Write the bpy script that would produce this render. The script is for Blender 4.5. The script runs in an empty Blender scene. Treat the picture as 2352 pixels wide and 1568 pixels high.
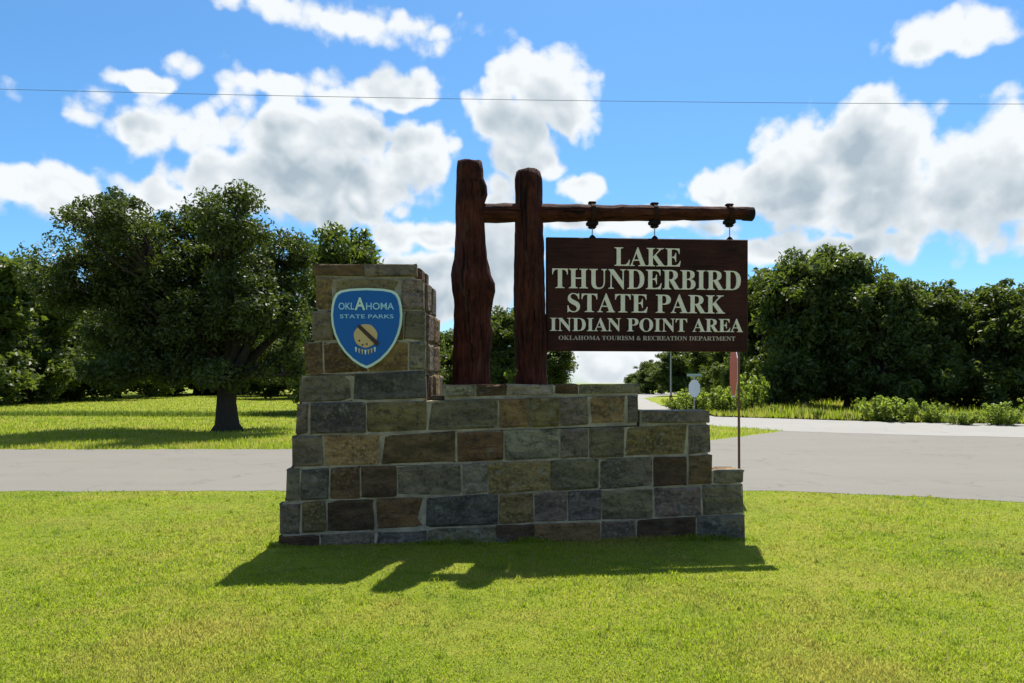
import bpy, math, random
import numpy as np
from mathutils import Vector, Matrix

S = bpy.context.scene
COL = S.collection
R = math.radians

# ------------------------------------------------------------------ camera
EYE = 1.6                      # eye height of the photographer, metres
FOC = 1620.0 / 2352.0          # focal length over picture width
cam = bpy.data.cameras.new('camera'); camo = bpy.data.objects.new('camera', cam)
COL.objects.link(camo); S.camera = camo
camo.location = (0, 0, EYE); camo.rotation_euler = (R(90), 0, 0)
cam.sensor_width = 36; cam.lens = 36 * FOC; cam.shift_y = 96 / 2352
cam.clip_end = 8000

# ------------------------------------------------------------------ light
SUN_EL, SUN_AZ = R(61.2), R(13.5)            # azimuth: from +Y towards +X
sd = Vector((math.sin(SUN_AZ) * math.cos(SUN_EL), math.cos(SUN_AZ) * math.cos(SUN_EL), math.sin(SUN_EL)))
sun = bpy.data.lights.new('sun', 'SUN'); suno = bpy.data.objects.new('sun', sun); COL.objects.link(suno)
sun.energy = 4.6; sun.angle = R(0.53); sun.color = (1.0, 0.95, 0.86)
suno.rotation_euler = sd.to_track_quat('Z', 'Y').to_euler(); suno.location = (0, 0, 60)
S.cycles.max_bounces = 5; S.cycles.diffuse_bounces = 3; S.cycles.glossy_bounces = 2; S.cycles.transmission_bounces = 3
S.view_settings.view_transform = 'Standard'; S.view_settings.look = 'None'
S.view_settings.exposure = 1.0; S.view_settings.gamma = 1.0; S.view_settings.use_curve_mapping = False

# ------------------------------------------------------------------ world: sky with cumulus
W = bpy.data.worlds.new('World'); S.world = W; W.use_nodes = True


class NT:
    """small helper around a node tree"""
    def __init__(s, tree): s.t = tree
    def n(s, kind, **kw):
        nd = s.t.nodes.new(kind)
        for k, v in kw.items(): setattr(nd, k, v)
        return nd
    def put(s, sock, v):
        if isinstance(v, bpy.types.NodeSocket): s.t.links.new(v, sock)
        elif v is not None: sock.default_value = v
    def m(s, op, a, b=None, c=None, clamp=False):
        nd = s.n('ShaderNodeMath', operation=op, use_clamp=clamp)
        for i, v in enumerate((a, b, c)): s.put(nd.inputs[i], v)
        return nd.outputs[0]
    def v(s, op, a, b=None):
        nd = s.n('ShaderNodeVectorMath', operation=op)
        s.put(nd.inputs[0], a)
        if op == 'SCALE': s.put(nd.inputs['Scale'], b)
        else: s.put(nd.inputs[1], b)
        return nd.outputs['Value'] if op in ('LENGTH', 'DOT_PRODUCT', 'DISTANCE') else nd.outputs['Vector']
    def noise(s, vec, scale, detail=4, rough=.55, dist=0.0):
        nd = s.n('ShaderNodeTexNoise'); s.put(nd.inputs['Vector'], vec)
        for k, v in (('Scale', scale), ('Detail', detail), ('Roughness', rough), ('Distortion', dist)): s.put(nd.inputs[k], v)
        return nd.outputs['Fac']
    def voro(s, vec, scale, detail=0, rough=.5, feature='F1', smooth=.5):
        nd = s.n('ShaderNodeTexVoronoi', feature=feature); s.put(nd.inputs['Vector'], vec)
        nd.inputs['Scale'].default_value = scale; nd.inputs['Detail'].default_value = detail
        nd.inputs['Roughness'].default_value = rough
        if feature == 'SMOOTH_F1': nd.inputs['Smoothness'].default_value = smooth
        return nd.outputs['Distance']
    def step(s, x, lo, hi, a=0.0, b=1.0):
        nd = s.n('ShaderNodeMapRange', interpolation_type='SMOOTHSTEP')
        for k, v in (('Value', x), ('From Min', lo), ('From Max', hi), ('To Min', a), ('To Max', b)): s.put(nd.inputs[k], v)
        return nd.outputs[0]
    def mix(s, f, a, b, blend='MIX'):
        nd = s.n('ShaderNodeMix', data_type='RGBA', blend_type=blend, clamp_factor=True)
        s.put(nd.inputs['Factor'], f); s.put(nd.inputs['A'], col(a)); s.put(nd.inputs['B'], col(b))
        return nd.outputs['Result']
    def ramp(s, f, stops):
        nd = s.n('ShaderNodeValToRGB'); s.put(nd.inputs[0], f); el = nd.color_ramp.elements
        while len(el) < len(stops): el.new(.5)
        for e, (p, c) in zip(el, stops): e.position = p; e.color = col(c)
        return nd.outputs[0]


def col(c):
    if isinstance(c, (tuple, list)) and len(c) == 3: return (*c, 1.0)
    return c


# cumulus heads of the sky in view: (azimuth tangent, elevation tangent, half width, half height, strength)
def cl(x, y, rx, ry, k=1.0): return ((x - 1176) / 1620, (880 - y) / 1620, rx / 1620, ry / 1620, k)
CLOUDS = [cl(530, 400, 120, 60), cl(680, 330, 150, 100), cl(810, 330, 120, 100), cl(950, 350, 100, 85), cl(720, 440, 260, 85),
          cl(820, 480, 90, 40), cl(370, 435, 95, 42), cl(170, 455, 180, 60),
          cl(620, 185, 170, 32, .6), cl(880, 185, 120, 42, .8), cl(330, 165, 80, 28, .8), cl(430, 280, 170, 55, .38),
          cl(1245, 215, 110, 80), cl(1165, 300, 95, 65), cl(1190, 360, 85, 50), cl(1300, 260, 70, 50, .9),
          cl(1990, 265, 100, 75), cl(1880, 340, 125, 85), cl(2050, 370, 120, 130), cl(1800, 425, 170, 65), cl(1640, 440, 90, 40),
          cl(2000, 460, 190, 85), cl(2220, 430, 190, 150),
          cl(965, 540, 110, 45), cl(1000, 650, 100, 90), cl(1150, 590, 90, 170), cl(1330, 435, 70, 42), cl(1450, 525, 240, 30, .8),
          cl(1880, 575, 280, 40, .75), cl(1390, 830, 180, 80), cl(820, 650, 280, 60, .6), cl(820, 40, 260, 30, .6), cl(2200, 90, 130, 50, .7)]

dg = bpy.data.node_groups.new('cloud_density', 'ShaderNodeTree')
dg.interface.new_socket('P', in_out='INPUT', socket_type='NodeSocketVector')
dg.interface.new_socket('D', in_out='OUTPUT', socket_type='NodeSocketFloat')
g = NT(dg); gi = g.n('NodeGroupInput'); go = g.n('NodeGroupOutput'); P0 = gi.outputs['P']
wn = g.n('ShaderNodeTexNoise'); g.put(wn.inputs['Vector'], P0); wn.inputs['Scale'].default_value = 7; wn.inputs['Detail'].default_value = 3
warp = g.v('SCALE', g.v('SUBTRACT', wn.outputs['Color'], (.5, .5, .5)), .085)
Pw = g.v('ADD', P0, warp)
acc = None
for tx, tz, rx, rz, k in CLOUDS:
    c = Vector((tx, 1, tz)).normalized(); cy = c.y
    sc_ = (1 / (rx * cy), 1 / (rx * cy * 1.4), 1 / (rz * cy))
    nd = g.n('ShaderNodeVectorMath', operation='MULTIPLY_ADD'); g.put(nd.inputs[0], Pw); nd.inputs[1].default_value = sc_
    nd.inputs[2].default_value = tuple(-a * b for a, b in zip(c, sc_)); d = nd.outputs[0]
    b = g.m('MULTIPLY_ADD', g.v('LENGTH', d), -k, k)
    acc = b if acc is None else g.m('SMOOTH_MAX', acc, b, .22)
# the same kind of sky all round, outside the part the photograph shows
py = g.n('ShaderNodeSeparateXYZ'); g.put(py.inputs[0], P0)
far = g.m('MULTIPLY_ADD', g.noise(g.v('MULTIPLY', P0, (1, 1, 1.9)), 3.1, 2, .5), 6.0, -3.35)
az = g.m('DIVIDE', g.m('ABSOLUTE', py.outputs['X']), g.m('MAXIMUM', py.outputs['Y'], .02))
el = g.m('DIVIDE', py.outputs['Z'], g.m('MAXIMUM', py.outputs['Y'], .02))
inview = g.m('MULTIPLY', g.step(az, .78, .68), g.step(el, .62, .55))
acc = g.m('SMOOTH_MAX', acc, g.m('MULTIPLY_ADD', inview, -4.0, far), .2)
fb = g.noise(P0, 16, 7, .60)
bl = g.voro(g.v('ADD', P0, g.v('SCALE', warp, .6)), 22, 1.5, .55)
D = g.m('MULTIPLY_ADD', g.m('SUBTRACT', fb, .5), 1.05, acc)
D = g.m('MULTIPLY_ADD', g.m('SUBTRACT', .50, bl), .62, D)
g.put(go.inputs['D'], g.m('ADD', D, .31))

w = NT(W.node_tree); W.node_tree.nodes.clear()
SKY = w.n('ShaderNodeTexSky', sky_type='NISHITA', sun_disc=False)
SKY.sun_elevation = SUN_EL; SKY.sun_rotation = SUN_AZ; SKY.altitude = 300
SKY.air_density = 1.0; SKY.dust_density = 0.7; SKY.ozone_density = 2.2
tc = w.n('ShaderNodeTexCoord'); DIR = w.v('NORMALIZE', tc.outputs['Generated'])
def dens(vec):
    nd = w.n('ShaderNodeGroup', node_tree=dg); w.put(nd.inputs[0], vec); return nd.outputs[0]
d0 = dens(DIR); d1 = dens(w.v('ADD', DIR, (.010, 0, .045)))
alpha = w.step(d0, -.06, .32)
lit = w.m('MULTIPLY', w.m('SUBTRACT', d0, d1), .72)
thick = w.step(d0, .15, .85)
shade = w.m('SUBTRACT', w.m('MULTIPLY', thick, .88), lit, clamp=True)
ccol = w.mix(shade, (5.8, 6.05, 6.2), (2.7, 3.3, 3.8))
pz = w.n('ShaderNodeSeparateXYZ'); w.put(pz.inputs[0], DIR)
skyc = w.mix(1.0, SKY.outputs[0], w.mix(w.step(pz.outputs['Z'], .0, .17), (.66, .85, .98), (.49, .83, 1.04)), 'MULTIPLY')
full = w.mix(alpha, skyc, ccol)
bg = w.n('ShaderNodeBackground'); w.put(bg.inputs[0], full); bg.inputs[1].default_value = 0.080
wo = w.n('ShaderNodeOutputWorld'); w.put(wo.inputs[0], bg.outputs[0])
W.cycles.sampling_method = 'MANUAL'; W.cycles.sample_map_resolution = 512

# ------------------------------------------------------------------ helpers
def link(o, parent=None):
    COL.objects.link(o)
    if parent: o.parent = parent
    return o

def tag(o, label=None, category=None, group=None, kind=None):
    for k, v in (('label', label), ('category', category), ('group', group), ('kind', kind)):
        if v: o[k] = v
    return o

def empty(name, loc=(0, 0, 0), rz=0):
    o = bpy.data.objects.new(name, None); o.location = loc; o.rotation_euler = (0, 0, rz)
    o.empty_display_size = .2
    return link(o)

def mesh_obj(name, verts, faces, m, parent=None, smooth=False, loc=None):
    me = bpy.data.meshes.new(name); me.from_pydata([tuple(v) for v in verts], [], faces)
    if smooth: me.polygons.foreach_set('use_smooth', [True] * len(me.polygons))
    me.materials.append(m); me.update()
    o = bpy.data.objects.new(name, me)
    if loc is not None: o.location = loc
    return link(o, parent)

def fast_mesh(name, verts, quads, m, parent=None):
    """many equal-sized polygons from numpy arrays"""
    me = bpy.data.meshes.new(name); nv, (nf, k) = len(verts), quads.shape
    me.vertices.add(nv); me.vertices.foreach_set('co', np.ascontiguousarray(verts, dtype=np.float32).ravel())
    me.loops.add(nf * k); me.loops.foreach_set('vertex_index', np.ascontiguousarray(quads, dtype=np.int32).ravel())
    me.polygons.add(nf); me.polygons.foreach_set('loop_start', np.arange(0, nf * k, k, dtype=np.int32))
    me.update(calc_edges=True); me.materials.append(m)
    o = bpy.data.objects.new(name, me)
    return link(o, parent)

def box_vf(x0, x1, y0, y1, z0, z1):
    v = [(x0, y0, z0), (x1, y0, z0), (x1, y1, z0), (x0, y1, z0), (x0, y0, z1), (x1, y0, z1), (x1, y1, z1), (x0, y1, z1)]
    f = [(0, 3, 2, 1), (4, 5, 6, 7), (0, 1, 5, 4), (1, 2, 6, 5), (2, 3, 7, 6), (3, 0, 4, 7)]
    return v, f

def join(parts):
    V, F = [], []
    for v, f in parts:
        b = len(V); V += list(v); F += [tuple(i + b for i in q) for q in f]
    return V, F

def bevel_box(x0, x1, y0, y1, z0, z1, b=.006):
    """box with chamfered long edges"""
    V = []
    for z, i in ((z0, b), (z0 + b, 0), (z1 - b, 0), (z1, b)):
        X0, X1, Y0, Y1 = x0 + i, x1 - i, y0 + i, y1 - i
        V += [(X0 + b, Y0, z), (X1 - b, Y0, z), (X1, Y0 + b, z), (X1, Y1 - b, z), (X1 - b, Y1, z), (X0 + b, Y1, z), (X0, Y1 - b, z), (X0, Y0 + b, z)]
    F = [tuple(range(7, -1, -1)), tuple(range(24, 32))]
    for k in range(3):
        for i in range(8): F.append((k * 8 + i, k * 8 + (i + 1) % 8, k * 8 + 8 + (i + 1) % 8, k * 8 + 8 + i))
    return V, F

def tube_vf(pts, radii, seg=8, caps=True):
    pts = [Vector(p) for p in pts]; V, F = [], []
    t0 = (pts[1] - pts[0]).normalized(); ref = Vector((1, 0, 0)) if abs(t0.x) < .8 else Vector((0, 1, 0))
    for i, p in enumerate(pts):
        t = (pts[min(i + 1, len(pts) - 1)] - pts[max(i - 1, 0)]).normalized()
        a = (ref - t * ref.dot(t)).normalized(); b = t.cross(a)
        for k in range(seg):
            an = 2 * math.pi * k / seg
            V.append(p + (a * math.cos(an) + b * math.sin(an)) * radii[i])
    for i in range(len(pts) - 1):
        for k in range(seg):
            F.append((i * seg + k, i * seg + (k + 1) % seg, (i + 1) * seg + (k + 1) % seg, (i + 1) * seg + k))
    if caps:
        F.append(tuple(range(seg - 1, -1, -1))); n = (len(pts) - 1) * seg; F.append(tuple(range(n, n + seg)))
    return V, F

MATS = {}
def material(name, build):
    m = bpy.data.materials.new(name); m.use_nodes = True; t = NT(m.node_tree); m.node_tree.nodes.clear()
    out = t.n('ShaderNodeOutputMaterial'); t.put(out.inputs[0], build(t)); MATS[name] = m
    return m

def principled(t, base, rough=.8, spec=.3, metal=0.0, bump=None, bstr=.5, bdist=.02):
    p = t.n('ShaderNodeBsdfPrincipled')
    t.put(p.inputs['Base Color'], col(base)); t.put(p.inputs['Roughness'], rough); t.put(p.inputs['Metallic'], metal)
    p.inputs['Specular IOR Level'].default_value = spec
    if bump is not None:
        b = t.n('ShaderNodeBump'); b.inputs['Strength'].default_value = bstr; b.inputs['Distance'].default_value = bdist
        t.put(b.inputs['Height'], bump); t.put(p.inputs['Normal'], b.outputs[0])
    return p.outputs[0]

def objco(t): return t.n('ShaderNodeTexCoord').outputs['Object']
def gpos(t): return t.n('ShaderNodeNewGeometry').outputs['Position']

# ---- materials
def b_grass_ground(t):
    p = gpos(t); a = t.noise(p, .55, 5, .6); b = t.noise(p, 9, 5, .65); c = t.noise(p, 70, 3, .7)
    k = t.m('ADD', t.m('MULTIPLY', a, .55), t.m('MULTIPLY', b, .45))
    cc = t.ramp(k, [(.34, (.11, .155, .018)), (.48, (.19, .235, .024)), (.56, (.26, .275, .036)), (.68, (.30, .27, .07))])
    cc = t.mix(t.step(c, .35, .7, 0, .45), cc, (.07, .10, .014))
    return principled(t, cc, .95, .1, bump=t.m('ADD', c, b), bstr=.8, bdist=.03)
M_GROUND = material('lawn_soil', b_grass_ground)

def leaf_shader(t, ca, cb, trans, tcol, rough=.5, spec=.25, patch=None):
    geo = t.n('ShaderNodeNewGeometry'); r = geo.outputs['Random Per Island']
    base = t.mix(r, ca, cb); tr = t.mix(r, tcol, tuple(x * .7 for x in tcol))
    if patch:
        dry = t.m('GREATER_THAN', r, .90)
        base = t.mix(dry, base, (.42, .34, .16)); tr = t.mix(dry, tr, (.45, .38, .16))
        deep = t.step(t.noise(geo.outputs['Position'], 2.6, 3, .6), .52, .66, 0, .6)
        base = t.mix(deep, base, (.085, .135, .018)); tr = t.mix(deep, tr, (.20, .33, .03))
        f = t.step(t.noise(geo.outputs['Position'], patch[0], 4, .6), .46, .64, 0, .85)
        base = t.mix(f, base, patch[1]); tr = t.mix(f, tr, patch[2])
    p = t.n('ShaderNodeBsdfPrincipled'); t.put(p.inputs['Base Color'], base); p.inputs['Roughness'].default_value = rough
    p.inputs['Specular IOR Level'].default_value = spec
    q = t.n('ShaderNodeBsdfTranslucent'); t.put(q.inputs[0], tr)
    mx = t.n('ShaderNodeMixShader'); mx.inputs[0].default_value = trans
    t.t.links.new(p.outputs[0], mx.inputs[1]); t.t.links.new(q.outputs[0], mx.inputs[2])
    return mx.outputs[0]
M_GRASS = material('grass_blade', lambda t: leaf_shader(t, (.17, .225, .018), (.28, .315, .035), .5, (.46, .58, .035), .6, .15,
                   patch=(.8, (.34, .29, .075), (.52, .48, .10))))
M_DARK_BLADE = material('dark_grass_blade', lambda t: leaf_shader(t, (.10, .14, .02), (.17, .20, .04), .4, (.22, .32, .04), .6, .15))  # dark green: shades the field's shadow line by colour; also the weed stems
M_OAK = material('oak_leaf', lambda t: leaf_shader(t, (.024, .040, .008), (.062, .082, .018), .28, (.13, .19, .018), .5, .3))
M_WOOD = material('wood_leaf', lambda t: leaf_shader(t, (.026, .044, .010), (.078, .105, .024), .32, (.20, .28, .028), .5, .25))
M_SHRUB = material('shrub_leaf', lambda t: leaf_shader(t, (.10, .16, .02), (.19, .23, .04), .5, (.36, .48, .05), .5, .3))
M_BARK = material('bark', lambda t: principled(t, t.mix(t.noise(t.v('MULTIPLY', objco(t), (9, 9, 2)), 2, 5, .6), (.022, .018, .014), (.075, .062, .05)), .95, .1,
                  bump=t.noise(t.v('MULTIPLY', objco(t), (9, 9, 2)), 2, 5, .7), bstr=1, bdist=.05))

def b_asphalt(ca, cb):
    def f(t):
        p = gpos(t); a = t.noise(p, .35, 4, .6); s = t.noise(p, 120, 3, .75); l = t.noise(t.v('MULTIPLY', p, (.15, 1.3, 1)), .8, 3, .5)
        cc = t.mix(t.m('MULTIPLY_ADD', l, .5, t.m('MULTIPLY', a, .5)), ca, cb)
        cc = t.mix(t.step(s, .42, .75, 0, .35), cc, tuple(x * .5 for x in ca))
        cr = t.n('ShaderNodeTexVoronoi', feature='DISTANCE_TO_EDGE'); wv = t.n('ShaderNodeTexNoise'); t.put(wv.inputs['Vector'], p); wv.inputs['Scale'].default_value = 1.4; wv.inputs['Detail'].default_value = 5
        t.put(cr.inputs['Vector'], t.v('ADD', p, t.v('SCALE', wv.outputs['Color'], 1.1))); cr.inputs['Scale'].default_value = .33
        crk = t.m('MULTIPLY', t.step(cr.outputs['Distance'], .012, .0), t.step(t.noise(p, .5, 2, .5), .42, .6))
        cc = t.mix(t.m('MULTIPLY', crk, .28), cc, (.03, .028, .026))
        cc = t.mix(t.step(t.noise(p, 1.1, 6, .7), .56, .70, 0, .35), cc, tuple(x * .62 for x in ca))
        return principled(t, cc, .9, .2, bump=s, bstr=.4, bdist=.01)
    return f
M_ROAD = material('worn_asphalt', b_asphalt((.145, .136, .118), (.205, .193, .168)))
M_ROAD2 = material('pale_concrete', b_asphalt((.22, .21, .195), (.29, .28, .258)))

def b_stone(t):
    oi = t.n('ShaderNodeObjectInfo'); p = t.v('ADD', objco(t), t.v('SCALE', (1, 1, 1), t.m('MULTIPLY', oi.outputs['Random'], 37)))
    p2 = t.v('MULTIPLY', p, (1, 1, 2.6))
    a = t.noise(p2, 3.2, 6, .62, .5); b = t.noise(p, 16, 6, .7); v = t.voro(p, 13, 1, .6)
    cc = t.mix(t.step(a, .32, .68), t.mix(1, oi.outputs['Color'], (.55, .55, .57), 'MULTIPLY'), t.mix(1, oi.outputs['Color'], (1.4, 1.36, 1.3), 'MULTIPLY'))
    cc = t.mix(t.step(b, .50, .66, 0, .7), cc, (.034, .030, .025))
    cc = t.mix(t.m('MULTIPLY', t.step(t.noise(p, 34, 4, .7), .5, .62), t.step(oi.outputs['Random'], .2, .9, .15, .6)), cc, t.mix(1, oi.outputs['Color'], (1.9, 1.85, 1.75), 'MULTIPLY'))
    lich = t.m('MULTIPLY', t.step(t.noise(p, 6.5, 5, .7), .56, .68), t.step(oi.outputs['Random'], .25, .75, .1, .8))
    cc = t.mix(lich, cc, (.22, .21, .165))
    return principled(t, cc, .92, .2, bump=t.m('ADD', t.m('MULTIPLY', a, .8), t.m('ADD', t.m('MULTIPLY', b, .5), t.m('MULTIPLY', v, .3))), bstr=1.0, bdist=.07)
M_STONE = material('rubble_stone', b_stone)
M_MORTAR = material('mortar', lambda t: principled(t, t.mix(t.step(t.noise(objco(t), 3.5, 6, .7), .35, .65), (.20, .168, .122), (.40, .335, .245)), .95, .1, bump=t.noise(objco(t), 60, 4, .7), bstr=.6, bdist=.01))

def b_log(t):
    p = t.v('MULTIPLY', objco(t), (1, 1, .12)); a = t.noise(p, 30, 6, .65, .6); b = t.noise(objco(t), 3.5, 4, .6)
    k = t.m('ADD', t.m('MULTIPLY', a, .6), t.m('MULTIPLY', b, .4))
    cc = t.ramp(k, [(.36, (.010, .0032, .0022)), (.5, (.052, .0125, .0078)), (.64, (.095, .027, .017))])
    ck = t.step(t.noise(t.v('MULTIPLY', objco(t), (1, 1, .05)), 24, 3, .5, .4), .60, .66)
    cc = t.mix(t.m('MULTIPLY', ck, .85), cc, (.004, .002, .0015)); wth = t.step(t.noise(t.v('MULTIPLY', objco(t), (1, 1, .3)), 8, 5, .65), .55, .72, 0, .5)
    cc = t.mix(wth, cc, (.085, .055, .042))
    return principled(t, cc, .8, .12, bump=t.m('SUBTRACT', k, t.m('MULTIPLY', ck, .5)), bstr=1.0, bdist=.05)
M_LOG = material('stained_log', b_log)
def b_beam(t):
    p = t.v('MULTIPLY', objco(t), (.12, 1, 1)); a = t.noise(p, 30, 6, .65, .6); b = t.noise(objco(t), 3.5, 4, .6)
    k = t.m('ADD', t.m('MULTIPLY', a, .6), t.m('MULTIPLY', b, .4))
    cc = t.ramp(k, [(.36, (.010, .0032, .0022)), (.5, (.054, .0135, .008)), (.64, (.10, .030, .019))])
    ck = t.step(t.noise(t.v('MULTIPLY', objco(t), (.05, 1, 1)), 24, 3, .5, .4), .60, .66)
    cc = t.mix(t.m('MULTIPLY', ck, .85), cc, (.004, .002, .0015))
    return principled(t, cc, .8, .12, bump=t.m('SUBTRACT', k, t.m('MULTIPLY', ck, .5)), bstr=1.0, bdist=.05)
M_BEAM = material('stained_beam', b_beam)
def b_board(t):
    p = t.v('MULTIPLY', objco(t), (.07, 1, 1)); a = t.noise(p, 38, 6, .6, 1.2); b = t.noise(objco(t), 2.2, 4, .6)
    cc = t.ramp(t.m('ADD', t.m('MULTIPLY', a, .5), t.m('MULTIPLY', b, .5)), [(.36, (.014, .0042, .0034)), (.5, (.034, .0095, .0075)), (.66, (.055, .016, .012))])
    return principled(t, cc, .75, .15, bump=a, bstr=.35, bdist=.01)
M_BOARD = material('stained_board', b_board)
def paint(name, c, rough=.6, var=.25, spec=.4, metal=0.0):
    return material(name, lambda t: principled(t, t.mix(t.noise(objco(t), 9, 5, .65), tuple(x * (1 - var) for x in c), c), rough, spec, metal,
                    bump=t.noise(objco(t), 90, 3, .6), bstr=.15, bdist=.004))
M_LETTER = paint('cream_paint', (.88, .77, .68), .75, .38)
M_SMALL = paint('faded_pink_paint', (.56, .43, .39), .8, .4)
M_IRON = paint('black_iron', (.012, .011, .011), .8, .3, .1)
M_STRAP = paint('rusted_strap', (.035, .016, .012), .85, .4, .1)
M_GALV = paint('galvanised_steel', (.42, .43, .44), .5, .2, .5, .6)
M_BLUE = paint('blue_enamel', (.006, .115, .44), .5, .35, .25)
M_RIM = paint('pale_rim_paint', (.58, .72, .66), .5, .2)
M_CYAN = paint('pale_blue_paint', (.34, .60, .82), .5, .2)
M_TAN = paint('tan_paint', (.62, .42, .20), .6, .3)
M_DKBROWN = paint('dark_brown_paint', (.05, .022, .010), .6, .3)
M_RED = paint('red_sign_paint', (.68, .075, .05), .45, .25)
M_WHITE = paint('white_sign_paint', (.75, .77, .78), .5, .15)
M_GREEN = paint('green_sign_paint', (.30, .42, .36), .5, .2)
M_POST = paint('rust_brown_steel', (.20, .075, .05), .7, .4)
M_CABLE = paint('cable_grey', (.16, .19, .23), .6, .2)
M_POLE = paint('creosoted_pole', (.11, .08, .06), .9, .4)

rng = np.random.default_rng(7); random.seed(7)

# ------------------------------------------------------------------ ground and roads
def px(x, y):
    """plan position of a spot on the level ground, surveyed from its bearing"""
    Y = EYE * 1620 / (y - 880); return ((x - 1176) / 1620 * Y, Y)

def wobble(poly, amp=.05, step=.5, seed=0):
    """subdivide a closed outline and make the edge uneven"""
    rr = random.Random(seed); out = []
    for i, a in enumerate(poly):
        b = poly[(i + 1) % len(poly)]; n = max(1, int(math.dist(a, b) / step))
        n = min(n, 170)
        for k in range(n):
            f = k / n; o = rr.uniform(-amp, amp) if k else 0
            dx, dy = b[0] - a[0], b[1] - a[1]; L = math.hypot(dx, dy) or 1
            out.append((a[0] + dx * f - dy / L * o, a[1] + dy * f + dx / L * o))
    return out

def sheet(name, poly, z, m):
    import bmesh
    bm = bmesh.new(); vs = [bm.verts.new((x, y, z)) for x, y in poly]
    f = bm.faces.new(vs); bmesh.ops.triangulate(bm, faces=[f]); bmesh.ops.recalc_face_normals(bm, faces=bm.faces)
    for q in bm.faces:
        if q.normal.z < 0: q.normal_flip()
    me = bpy.data.meshes.new(name); bm.to_mesh(me); bm.free(); me.materials.append(m)
    return tag(link(bpy.data.objects.new(name, me)), kind='structure')

sheet('ground', [(-3000, -200), (3000, -200), (3000, 5000), (-3000, 5000)], 0, M_GROUND)
NEAR = [(-70, 10.7), (-20, 10.45), (-6, 10.42), (0, 10.5), (2.5, 10.6), (3.7, 10.5), (5.5, 10.0), (8, 9.1), (14, 6.4), (30, -3)]
FARL = [(-70, 17.0), (-10, 17.05), (0, 17.1), (3.2, 17.9), (5.7, 19.9), (9.1, 23.6)]
road = [*NEAR, (60, -3), (60, 12), (14, 21.4), (9.1, 23.6), *FARL[::-1][1:]]
sheet('road', wobble(road, .08, .3, 1), .004, M_ROAD)
SIDE_R = [(9.65, 33.7), (9.9, 41), (10.6, 50), (14, 75), (27, 112), (60, 150)]
SIDE_L = [(9.1, 23.6), (7.6, 26.2), (6.6, 32), (6.4, 42), (7.4, 52), (10.6, 77), (22, 115), (55, 158)]
side = [(60, 12.2), (60, 15), (26, 25.6), (16, 28.8), *SIDE_R, *SIDE_L[::-1], (12, 21.9), (18, 19.6)]
sheet('side_road', wobble(side, .10, .5, 2), .008, M_ROAD2)

def inside(poly, x, y):
    """vectorised point-in-polygon"""
    c = np.zeros(len(x), bool); n = len(poly); j = n - 1
    for i in range(n):
        xi, yi = poly[i]; xj, yj = poly[j]
        t = ((yi > y) != (yj > y)) & (x < (xj - xi) * (y - yi) / ((yj - yi) or 1e-9) + xi); c ^= t; j = i
    return c

# ------------------------------------------------------------------ stone monument
Y0, YAW = 7.08, R(4.0); TW = math.tan(YAW)
mon = tag(empty('stone_monument', (0, Y0, 0), YAW), 'stepped rubble stone monument wall with a tall pillar bearing the blue shield', 'stone monument')

def wl(x, y, b=0.0):
    """wall coordinates (along the face, height) of a spot on the face set back by b"""
    k = (x - 1176) / 1620; Y = (Y0 + b / math.cos(YAW)) / (1 - TW * k); X = k * Y
    return (X * math.cos(YAW) + (Y - Y0) * math.sin(YAW), EYE + (880 - y) / 1620 * Y)

sr = random.Random(11)
def stone(c4, nrm, depth, colr, bulge=.02, jit=.009):
    """one rock-faced block: face corners (bl, br, tr, tl) in the wall's own frame, outward normal, depth behind the face"""
    c4 = [Vector(c) for c in c4]; nrm = Vector(nrm); ctr = sum(c4, Vector()) / 4
    a = (c4[1] - c4[0]).normalized(); up = Vector((0, 0, 1)) if abs(nrm.z) < .9 else Vector((0, 1, 0))
    N = 4; V = []; fa, fb_ = sr.uniform(.03, .3), sr.uniform(.03, .3); off = sr.uniform(-.006, .012)
    for j in range(N):
        for i in range(N):
            fi = (0, fa, 1 - fb_, 1)[i]; fj = (0, .07, .92, 1)[j]
            p = c4[0].lerp(c4[1], fi).lerp(c4[3].lerp(c4[2], fi), fj)
            edge = i in (0, N - 1) or j in (0, N - 1); corner = i in (0, N - 1) and j in (0, N - 1)
            o = off + (-.002 - .007 * sr.random() if edge else bulge * sr.uniform(-.1, .8))
            p = p + nrm * o + a * sr.uniform(-jit, jit) * .8 + up * sr.uniform(-jit, jit) * .8
            if corner: p = p.lerp(ctr, .03 * sr.random() ** 3)
            V.append(p)
    F = []
    for j in range(N - 1):
        for i in range(N - 1): F.append((j * N + i, j * N + i + 1, (j + 1) * N + i + 1, (j + 1) * N + i))
    ring = [i for i in range(N)] + [j * N + N - 1 for j in range(1, N)] + [(N - 1) * N + i for i in range(N - 2, -1, -1)] + [j * N for j in range(N - 2, 0, -1)]
    b = len(V)
    for r in ring: V.append(V[r] - nrm * (depth - .01))
    n = len(ring)
    for k in range(n): F.append((ring[k], b + k, b + (k + 1) % n, ring[(k + 1) % n]))
    F.append(tuple(b + k for k in range(n - 1, -1, -1))[::-1])
    o = mesh_obj('stone', [v - ctr for v in V], F, M_STONE, mon, loc=ctr)
    g_ = sr.uniform(.86, 1.22); o.color = (*[x * g_ * sr.uniform(.96, 1.04) * k for x, k in zip(colr, (1.17, 1.0, .84))], 1)
    return o

SC = dict(tan=(.20, .15, .085), olive=(.15, .13, .072), blue=(.082, .083, .085), dark=(.065, .047, .034), brown=(.11, .078, .048), rust=(.125, .083, .050),
          orange=(.17, .120, .066), green=(.125, .125, .092), pale=(.20, .205, .17), purple=(.135, .12, .115), grey=(.125, .118, .10), lgrey=(.19, .18, .16))
KEYS = list(SC)
J = 1.8     # half joint, in the same units as the survey
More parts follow.
